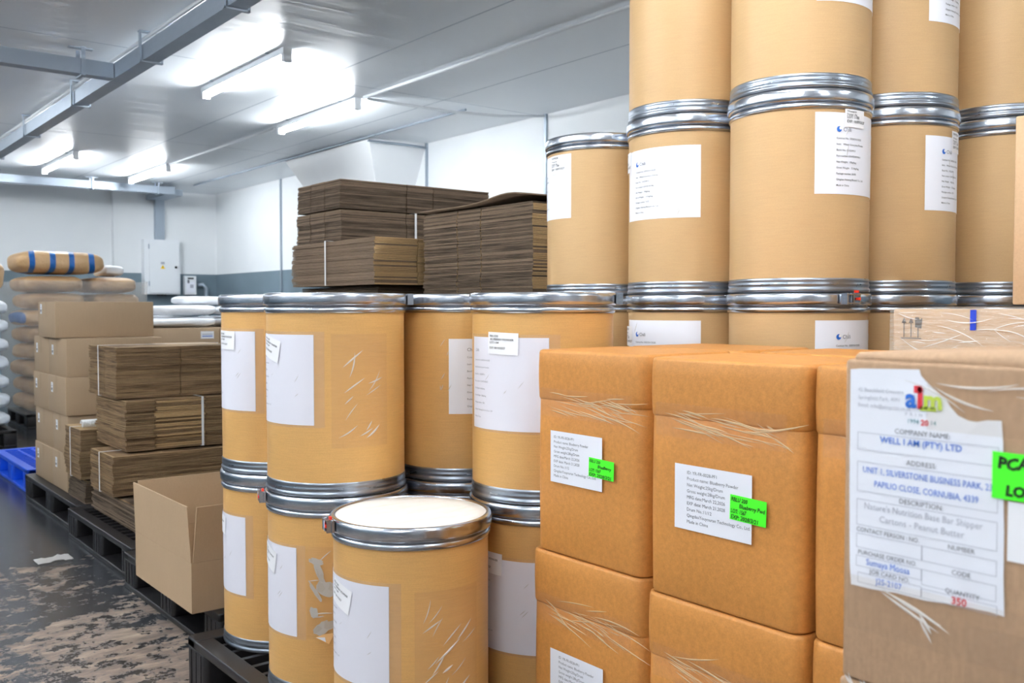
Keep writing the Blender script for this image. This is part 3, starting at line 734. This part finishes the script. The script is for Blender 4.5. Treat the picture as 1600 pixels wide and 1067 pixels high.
def ct(s_, u, v, h, m, **k): D.text(s_, u, v, h, m, o_, align='c', **k)
ct('COMPANY NAME:', .085, .258, .0048, I); D.frame(.018, .157, .238, .2555, IL, .0005, o_); ct('WELL I AM (PTY) LTD', .083, .2475, .0060, IB, bold=.01)
ct('ADDRESS:', .085, .2285, .0048, I); D.frame(.018, .157, .196, .226, IL, .0005, o_)
ct('UNIT 1, SILVERSTONE BUSINESS PARK, 23', .088, .2155, .0060, IB, width=.128); ct('PAPILIO CLOSE, CORNUBIA, 4339', .088, .2025, .0060, IB, width=.103)
ct('DESCRIPTION:', .085, .190, .0048, I); D.frame(.018, .157, .1615, .188, IL, .0005, o_)
ct("Nature's Nutrition Base Bar Shipper", .085, .179, .0062, IL, width=.118); ct('Cartons - Peanut Butter', .085, .168, .0062, IL, width=.085)
D.text('CONTACT PERSON : NO.', .018, .155, .0045, I, o_, width=.066); D.text('NUMBER', .112, .155, .0045, I, o_)
D.frame(.018, .087, .1385, .153, IL, .0005, o_); D.frame(.087, .157, .1385, .153, IL, .0005, o_)
D.text('PURCHASE ORDER NO.', .02, .132, .0045, I, o_, width=.062); D.text('CODE', .116, .132, .0045, I, o_)
D.frame(.018, .087, .1195, .1305, IL, .0005, o_); D.frame(.087, .157, .1155, .1305, IL, .0005, o_); D.text('Sumaya Moosa', .029, .1225, .0062, IB, o_, width=.046)
D.text('JOB CARD NO.', .033, .1145, .0042, I, o_, width=.042); D.text('QUANTITY', .110, .1135, .0045, I, o_)
D.frame(.02, .087, .103, .1135, IL, .0005, o_); D.frame(.087, .158, .103, .112, IL, .0005, o_); D.text('J25-2107', .040, .1055, .0058, IB, o_, width=.027); D.text('350', .116, .1045, .0068, IR, o_, bold=.02)
lbl = link('delivery_label', D.mesh('delivery_label', fn), r); tag(lbl, 'torn white printer delivery label')
D = Decal(); D.sheet(.152, .225, .210, .252, M['green'], .0046, 6, 4); D.text('PCA', .157, .238, .010, M['marker'], .0056, bold=.04, slant=.1, jit=.1); D.text('LOT:', .164, .214, .009, M['marker'], .0056, bold=.04, slant=.1)
D.text('12', .19, .238, .010, M['marker'], .0056, bold=.04); link('lot_sticker', D.mesh('lot_sticker', fn), r)
D = Decal(); D.sheet(.1655, .235, .155, .2085, M['paper_t'], .0028, 4, 4); link('blank_sticker', D.mesh('blank_sticker', fn), r)
for q_ in ((.09, .26, .265, .326, .0042, 4), (.01, .24, .055, .11, .0042, 9), (.13, .19, .0, .09, .003, 2)):
    D = Decal(); D.sheet(q_[0], q_[1], q_[2], q_[3], M['tape'], q_[4], 20, 8, .001, q_[5]); link('clear_tape', D.mesh('clear_tape', fn), r)
D = Decal()
for cargs in ((3, .05, .10, .308, .315, 3, .05, .09, -.16), (2, .14, .17, .303, .306, 31, .06, .1, .08), (3, .01, .05, .10, .107, 6, .05, .08, -.35), (2, .08, .1, .075, .09, 8, .02, .03, -.9), (6, .0, .03, .0, .02, 16, .01, .03, -.9)):
    D = Decal(); creases(D, *cargs, width=.0013)
    for V_ in D.parts: V_[0][:] = [(u, v, o+.004) for u, v, o in V_[0]]
    link('tape_crease', D.mesh('tape_crease', fn), r)

# film-wrapped carton behind the square cartons, and a tall carton on it
def wrapped(z0, z1, label):
    r = empty('wrapped_carton', (2.18, .42, z0), label, 'box', 'film wrapped cartons')
    b = MB(); b.rbox(0, .56, 0, .815, 0, z1-z0-.002, .006, M['wrapcard'], .005, 4); b.build('body', r); return r
wrapped(ZD, .70, 'lower carton under the film-wrapped carton, hidden behind the square cartons')
for o_x in (0,):
    r = wrapped(.70, 1.228, 'pale carton in stretch film with arrow symbols and a blue tape strip')
    D = Decal(); f2 = faceX(0, .815, 0); K = M['rubber']
    for u in (.030, .048):
        D.rect(u-.0012, u+.0012, .458, .497, K, .002, 1); D.poly([(u-.006, .492), (u+.006, .492), (u, .506)], K, .002)
    D.rect(.022, .074, .454, .4565, K, .002, 1); D.poly([(.058, .482), (.074, .479), (.076, .505), (.07, .500), (.067, .506), (.058, .506)], K, .002); D.rect(.0645, .067, .457, .482, K, .002, 1)
    link('handling_marks', D.mesh('handling_marks', f2), r)
    M['bluetape'] = plain('blue_tape', '1a3fc0', .35); D = Decal(); D.sheet(.192, .206, .477, .524, M['bluetape'], .006, 2, 6); link('blue_tape', D.mesh('blue_tape', f2), r)
    q = MB(); V = []; F = []; nu, nv = 60, 16
    for j in range(nv+1):
        for i in range(nu+1):
            u = .825*i/nu; v = .529*j/nv; h = .002+.003*(noise.noise(Vector((u*3, v*40+u*6, 1)))+1)*.8
            V.append((-h, .82-u, v))
    for j in range(nv):
        for i in range(nu): a = j*(nu+1)+i; F.append((a, a+1, a+nu+2, a+nu+1))
    q.add(V, F, M['wrap'], True)
    k0 = len(V); V2 = []; F2 = []
    for j in range(13):
        for i in range(nu+1):
            V2.append((-.004+.57*j/12, .82-.825*i/nu, .5285+.002*(noise.noise(Vector((i*.3, j*.9, 5)))+1)))
    for j in range(12):
        for i in range(nu): a = j*(nu+1)+i; F2.append((a, a+nu+1, a+nu+2, a+1))
    q.add(V2, F2, M['wrap'], True); q.build('stretch_wrap', r)
    D = Decal(); creases(D, 70, .0, .5, .38, .525, 77, .03, .12, -.12, width=.0012)
    for V_ in D.parts: V_[0][:] = [(u, v, o+.006) for u, v, o in V_[0] ]
    link('film_crease', D.mesh('film_crease', f2), r)
a = carton(2.19, 2.74, .42, .958, 1.236, 1.652, M['wrapcard'], 'tall carton at the right edge standing on the film-wrapped carton', None, True)

# open carton at the aisle
r = empty('open_carton', (1.168, 3.262, ZP+.001), 'open empty brown carton with raised flaps at the aisle edge', 'box')
w_, l_, th, hf = .52, .625, .005, .178; HT = .375
b = MB(); c_ = M['tan_in']
b.box(0, w_, 0, l_, 0, th, c_); b.box(0, th, 0, l_, th, hf, c_); b.box(w_-th, w_, 0, l_, th, hf, c_); b.box(th, w_-th, 0, th, th, hf, c_); b.box(th, w_-th, l_-th, l_, th, hf, c_); b.build('body', r)
def flap(p0, p1, out, lean, name='flap', h=HT-hf):
    p0, p1, out = Vector(p0), Vector(p1), Vector(out); up = Vector((0, 0, 1)); q = MB()
    tp0 = p0+(p1-p0).normalized()*.012+out*lean+up*h; tp1 = p1-(p1-p0).normalized()*.006+out*lean+up*h
    i_ = -out*th; q.add([p0, p1, tp1, tp0, p0+i_, p1+i_, tp1+i_, tp0+i_], [(0, 1, 2, 3), (7, 6, 5, 4), (0, 4, 5, 1), (1, 5, 6, 2), (2, 6, 7, 3), (3, 7, 4, 0)], c_); return q.build(name, r)
flap((0, .004, hf+.001), (0, l_, hf+.001), (-1, 0, 0), .008); flap((w_, 0, hf+.001), (w_, l_, hf+.001), (1, 0, 0), .05)
flap((.006, 0, hf+.001), (w_-.006, 0, hf+.001), (0, -1, 0), .012); flap((.006, l_, hf+.001), (w_-.006, l_, hf+.001), (0, 1, 0), .02)

# ------------------------------------------------------------------ flattened cardboard bundles
def bundle(x0, x1, y0, y1, z0, z1, label, mats, pitch=.0062, seed=0, xcuts=(), ycuts=(), strap=None, jit=.004, notch=None, warp=0, near=None, name='cardboard_bundle'):
    """a strapped pile of flattened cartons: every sheet modelled, panels split at its slots"""
    rnd = random.Random(seed); W, L, Hh = x1-x0, y1-y0, z1-z0
    r = empty(name, (x0, y0, z0), label, 'cardboard', 'bundles of flattened cardboard')
    b = MB(); n = int(Hh/pitch); top, side, fold = mats; g = .002
    drift = [0, 0]
    for k in range(n):
        zz = k*pitch; drift[0] += rnd.gauss(0, jit*.3); drift[1] += rnd.gauss(0, jit*.3); drift = [d_*.9 for d_ in drift]
        dx, dy = drift[0]+rnd.uniform(-jit, jit)*.4, drift[1]+rnd.uniform(-jit, jit)*.4
        alt = rnd.random() < .3; ang = rnd.gauss(0, .003)
        mx = Matrix.Translation((dx, dy, 0)) @ Matrix.Rotation(ang, 4, 'Z')
        xs = [0]+[c*W for c in xcuts]+[W]; ys = [0]+[c*L for c in ycuts]+[L]
        for i in range(len(xs)-1):
            for j in range(len(ys)-1):
                xa = xs[i]+(g if i else 0); xb = xs[i+1]-(g if i < len(xs)-2 else 0)
                ya = ys[j]+(g if j else 0); yb = ys[j+1]-(g if j < len(ys)-2 else 0)
                if notch and (i, j) in notch: xa += notch[(i, j)][0] + rnd.uniform(0, jit); ya += notch[(i, j)][1] + rnd.uniform(0, jit)
                th_ = pitch*(.66+.26*rnd.random())
                mt = side
                if alt and side not in (M['fold_d'],): mt = M['fold_m'] if side is M['flute_l'] else M['fold_d']
                if fold and (i, j) in fold[1]: mt = fold[0]
                b.box(xa, xb, ya, yb, zz, zz+th_, top if (k == n-1 or mt is fold[0] if fold else k == n-1) else side, mx, mt, near if (near and rnd.random() < .75) else None)
        b.box(.012, W-.012, .012, L-.012, zz+.001, zz+pitch*.8, side, mx)
    b.build('cardboard_sheets', r)
    for st in strap or ():
        q = MB(); c0 = st[1]; s_ = .006; o = jit+.004; zt = n*pitch+.003
        if st[0] == 'y':   # strap crosses the -X face, running over the top along X
            P = [(-o, c0, -.001+.002), (-o, c0, zt), (W+o, c0, zt), (W+o, c0, .001)]
            Q = [(p[0], p[1]-s_, p[2]) for p in P]+[(p[0], p[1]+s_, p[2]) for p in P]
        else:
            P = [(c0, -o, .001), (c0, -o, zt), (c0, L+o, zt), (c0, L+o, .001)]
            Q = [(p[0]-s_, p[1], p[2]) for p in P]+[(p[0]+s_, p[1], p[2]) for p in P]
        q.add(Q, [(0, 1, 5, 4), (1, 2, 6, 5), (2, 3, 7, 6), (3, 0, 4, 7)], M['strap'])
        so = q.build('strap', r); md = so.modifiers.new('thick', 'SOLIDIFY'); md.thickness = .0012
    return r
LT = (M['top_l'], M['flute_l'], (M['fold_m'], {(0, 0), (0, 1), (0, 2)}))
# left group beside the aisle
bundle(1.42, 2.05, 5.02, 5.52, .762, 1.028, 'top bundle of flattened light cardboard with one strap, on the aisle pile', (M['top_l'], M['flute_l'], None), .0066, 1, (.0001+.52,), (.42,), [('y', .27)], .006)
bundle(1.44, 2.1, 4.93, 5.455, .50, .758, 'bundle of flattened cardboard under the top one, white strap on its near end', (M['top_l'], M['flute_l'], (M['fold_l'], {(1, 0)})), .0095, 2, (.22, .62), (), [('x', .39)], .011, {(1, 0): (0, .006)})
bundle(1.36, 2.0, 4.87, 5.27, .290, .497, 'near lower bundle of flattened cardboard with a strap, sticking out to the aisle', (M['top_l'], M['flute_l'], None), .008, 3, (), (), [('y', .2)], .007)
bundle(1.36, 1.98, 5.475, 5.80, .290, .565, 'far lower bundle of flattened cardboard beside the sealed cartons, carrying a white coil', (M['top_l'], M['flute_l'], None), .008, 4, (), (), [('y', .17)], .006)
bundle(1.39, 2.02, 4.45, 5.33, ZP, .287, 'lowest loose flattened cardboard on the pallet beside the open carton', (M['flute_l'], M['flute_d'], None), .0095, 5, (), (), None, .012)
bundle(1.38, 2.02, 5.47, 5.82, ZP, .287, 'lowest flattened cardboard under the far lower bundle', (M['top_l'], M['flute_d'], None), .0095, 6, (), (), None, .006)
# centre group behind the drums
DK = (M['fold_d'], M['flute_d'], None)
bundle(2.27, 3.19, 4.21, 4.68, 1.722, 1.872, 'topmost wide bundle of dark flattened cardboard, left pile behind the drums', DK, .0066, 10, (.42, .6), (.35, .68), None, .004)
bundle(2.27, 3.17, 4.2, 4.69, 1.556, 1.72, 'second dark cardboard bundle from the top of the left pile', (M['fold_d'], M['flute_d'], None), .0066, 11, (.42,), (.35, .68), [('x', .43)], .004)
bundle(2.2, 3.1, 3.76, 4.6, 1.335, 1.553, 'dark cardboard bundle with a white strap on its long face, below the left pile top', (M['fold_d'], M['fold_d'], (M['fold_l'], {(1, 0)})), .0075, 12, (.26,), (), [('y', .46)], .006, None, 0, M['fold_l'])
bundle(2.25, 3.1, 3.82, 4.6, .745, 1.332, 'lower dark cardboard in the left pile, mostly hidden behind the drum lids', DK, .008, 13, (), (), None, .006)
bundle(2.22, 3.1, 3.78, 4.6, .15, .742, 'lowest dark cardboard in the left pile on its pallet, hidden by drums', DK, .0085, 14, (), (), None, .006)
DK2 = (M['fold_d'], M['flute_d'], (M['fold_m'], set()))
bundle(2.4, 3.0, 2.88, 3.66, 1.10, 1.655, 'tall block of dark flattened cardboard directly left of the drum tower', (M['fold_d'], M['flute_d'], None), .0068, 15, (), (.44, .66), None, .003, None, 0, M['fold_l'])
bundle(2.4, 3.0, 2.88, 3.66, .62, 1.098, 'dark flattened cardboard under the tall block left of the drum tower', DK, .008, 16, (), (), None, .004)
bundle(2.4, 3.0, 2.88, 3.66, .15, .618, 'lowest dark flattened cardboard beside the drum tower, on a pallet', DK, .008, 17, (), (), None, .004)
# bent loose sheet on top of the tall block
b = MB(); V = []; F = []; N = 16
for k in range(N+1):
    y = 2.87+.80*k/N; zc = 1.660+.028*math.exp(-((y-3.02)/.16)**2)
    V += [(2.385, y, zc), (3.01, y, zc+.004), (3.01, y, zc+.010), (2.385, y, zc+.006)]
for k in range(N):
    for j in range(4): F.append((4*k+j, 4*k+4+j, 4*k+4+(j+1) % 4, 4*k+(j+1) % 4))
F += [(0, 1, 2, 3), (4*N+3, 4*N+2, 4*N+1, 4*N)]
b.add(V, F, M['fold_d'], True); tag(b.build('cardboard_sheet'), 'loose bent sheet of dark cardboard on top of the tall block', 'cardboard')
# white coil on the lower bundle
b = MB(); P = []
for k in range(26*8+1):
    a = 2*PI*k/8; P.append((1.385+.24*k/208, 5.535+.02*math.cos(a), .590+.018*math.sin(a)))
b.tube(P, .0045, M['strap'], 6); tag(b.build('plastic_coil'), 'white spiral plastic coil lying on the far lower cardboard bundle', 'coil')

# ------------------------------------------------------------------ sacks
def sack_mesh(name, lx, ly, lz, mat, seed, sag=.03):
    b = MB(); n1, n2 = 40, 20; V = []; F = []
    def sp(v, e): return math.copysign(abs(v)**e, v)
    for j in range(n2+1):
        ph = -PI/2+PI*j/n2
        for i in range(n1):
            th = 2*PI*i/n1
            x = lx/2*sp(math.cos(ph), .32)*sp(math.cos(th), .35); y = ly/2*sp(math.cos(ph), .32)*sp(math.sin(th), .35)
            edge = max(abs(x)/(lx/2), abs(y)/(ly/2)); z = lz/2*sp(math.sin(ph), .6)*(1-.2*edge**4)
            nz = noise.noise(Vector((x*6+seed*3, y*6, z*6+seed)))*.02+noise.noise(Vector((x*18, y*18+seed, z*18)))*.006
            V.append((x+nz, y+nz, lz/2+z+nz*.5))
    for j in range(n2):
        for i in range(n1):
            k = (i+1) % n1; F.append((j*n1+i, j*n1+k, (j+1)*n1+k, (j+1)*n1+i))
    b.add(V, F, mat, True); return b.mesh(name)
def sack(x, y, z, lx, ly, lz, mat, label, group, seed, rot=0):
    o = link('sack', sack_mesh('sack', lx, ly, lz, mat, seed), None, (x, y, z), rot); return tag(o, label, 'sack', group)
nl = ['bottom', 'second', 'third', 'fourth', 'fifth', 'sixth', 'seventh', 'eighth', 'ninth']
lz = .175
for i in range(8):
    z = .162+i*lz
    w2 = .02*math.sin(i*2.3)
    sack(2.40+w2, 10.9, z, .57, .95, lz*.95, M['sack'] if i not in (5,) else M['sack_b'], 'brown paper sack, %s from the floor in the left column of the wrapped stack' % nl[i], 'brown sacks near the back wall', i)
    if i < 8: sack(2.99+w2, 10.9, z, .48, .93, lz*.93, M['sack'], 'brown paper sack, %s from the floor in the right column of the wrapped stack' % nl[i], 'brown sacks near the back wall', i+20)
sack(2.47, 10.78, .175+8*lz, .86, .66, .235, M['sack_b'], 'brown sack with blue stripes lying on top of the wrapped stack', 'brown sacks near the back wall', 50)
sack(3.06, 11.0, .175+8*lz, .22, .5, .11, M['sack_w'], 'white sack on the right end of the wrapped stack', 'white sacks', 51)
def wrap_shell(x0, x1, y0, y1, z0, z1, label, seed, amp=.02):
    q = MB(); n = 30; R = []
    for j in range(13):
        zz = z0+(z1-z0)*j/12
        per = []
        for (a0, a1) in (((x0, y0), (x1, y0)), ((x1, y0), (x1, y1)), ((x1, y1), (x0, y1)), ((x0, y1), (x0, y0))):
            for i in range(n): t_ = i/n; per.append((a0[0]+(a1[0]-a0[0])*t_, a0[1]+(a1[1]-a0[1])*t_))
        for i, (x, y) in enumerate(per):
            h = amp*noise.noise(Vector((x*4, y*4+seed, zz*7))); ox = x-(x0+x1)/2; oy = y-(y0+y1)/2; L_ = math.hypot(ox, oy); R.append((x+ox/L_*h, y+oy/L_*h, zz))
    N = 4*n; F = [(j*N+i, j*N+(i+1) % N, (j+1)*N+(i+1) % N, (j+1)*N+i) for j in range(12) for i in range(N)]
    q.add(R, F, M['wrap'], True); return tag(q.build('stretch_wrap'), label, 'plastic film')
wrap_shell(2.05, 3.28, 10.39, 11.41, .16, 1.5, 'clear stretch film around the brown sacks near the back wall', 3)
for i in range(7):
    sack(1.38, 9.75, .165+i*.165, .76, 1.0, .148, M['sack_bw'], 'blue and white sack at the left edge, %s from the floor' % nl[i], 'blue and white sacks', 70+i)
sack(1.38, 9.75, .19+7*.165, .72, .9, .31, M['sack'], 'brown sack on top of the blue and white sacks at the left edge', 'brown sacks near the back wall', 90)
# cartons carrying white sacks
for i in range(4):
    z0 = .15+i*.232
    for j in range(2):
        for k in range(2):
            a = carton(2.18+.55*k, 2.725+.55*k, 6.95+.47*j, 7.415+.47*j, z0, z0+.231, M['tan'], 'brown carton under the white sacks, %s layer, %s %s' % (['bottom', 'second', 'third', 'top'][i], ['near', 'far'][j], ['left', 'right'][k]), 'cartons under the white sacks', tape=False)
            if i == 3 and j == 0 and k == 0:
                D = Decal(); D.sheet(.40, .50, .15, .205, M['paper_t'], .001, 2, 2); D.rect(.41, .49, .165, .172, M['ink_b'], .002, 1); D.rect(.41, .49, .18, .186, M['ink_l'], .002, 1); link('paper_label', D.mesh('paper_label', faceY(0, 0, 0)), a)
ws = [(2.88, 7.2, 0, .72, .48, .13), (3.35, 7.6, 0, .6, .46, .12), (2.83, 7.15, .115, .60, .44, .13), (3.3, 7.3, .11, .5, .44, .12), (3.2, 7.55, .2, .52, .42, .12)]
ws = [(2.48, 7.18, .0, .52, .44, .078), (3.02, 7.2, .0, .48, .44, .078), (2.48, 7.66, .0, .52, .42, .078), (3.02, 7.66, .0, .48, .42, .078), (2.50, 7.2, .082, .50, .44, .085), (3.03, 7.25, .082, .48, .42, .08), (2.80, 7.45, .165, .48, .42, .075)]
wl = ['near left in the lower layer', 'near right in the lower layer', 'far left in the lower layer', 'far right in the lower layer', 'left one of the upper layer', 'right one of the upper layer', 'topmost of the pile']
for i, (x, y, dz, a_, b_, c_2) in enumerate(ws):
    sack(x, y, 1.086+dz, a_-.02, b_-.02, c_2-.008, M['sack_w'], 'plump white sack on the brown cartons, %s' % wl[i], 'white sacks', 100+i, random.uniform(-.05, .05))
# litter on the floor
b = MB(); V = []; F = []; n = 9
for j in range(n+1):
    for i in range(n+1): V.append((1.02+.16*i/n, 4.9+.1*j/n, .006+.02*abs(noise.noise(Vector((i*.9, j*.8, 3))))))
for j in range(n):
    for i in range(n): a = j*(n+1)+i; F.append((a, a+1, a+n+2, a+n+1))
b.add(V, F, M['crease'], True); tag(b.build('plastic_scrap'), 'crumpled scrap of clear plastic on the dark floor near the pallets', 'litter')
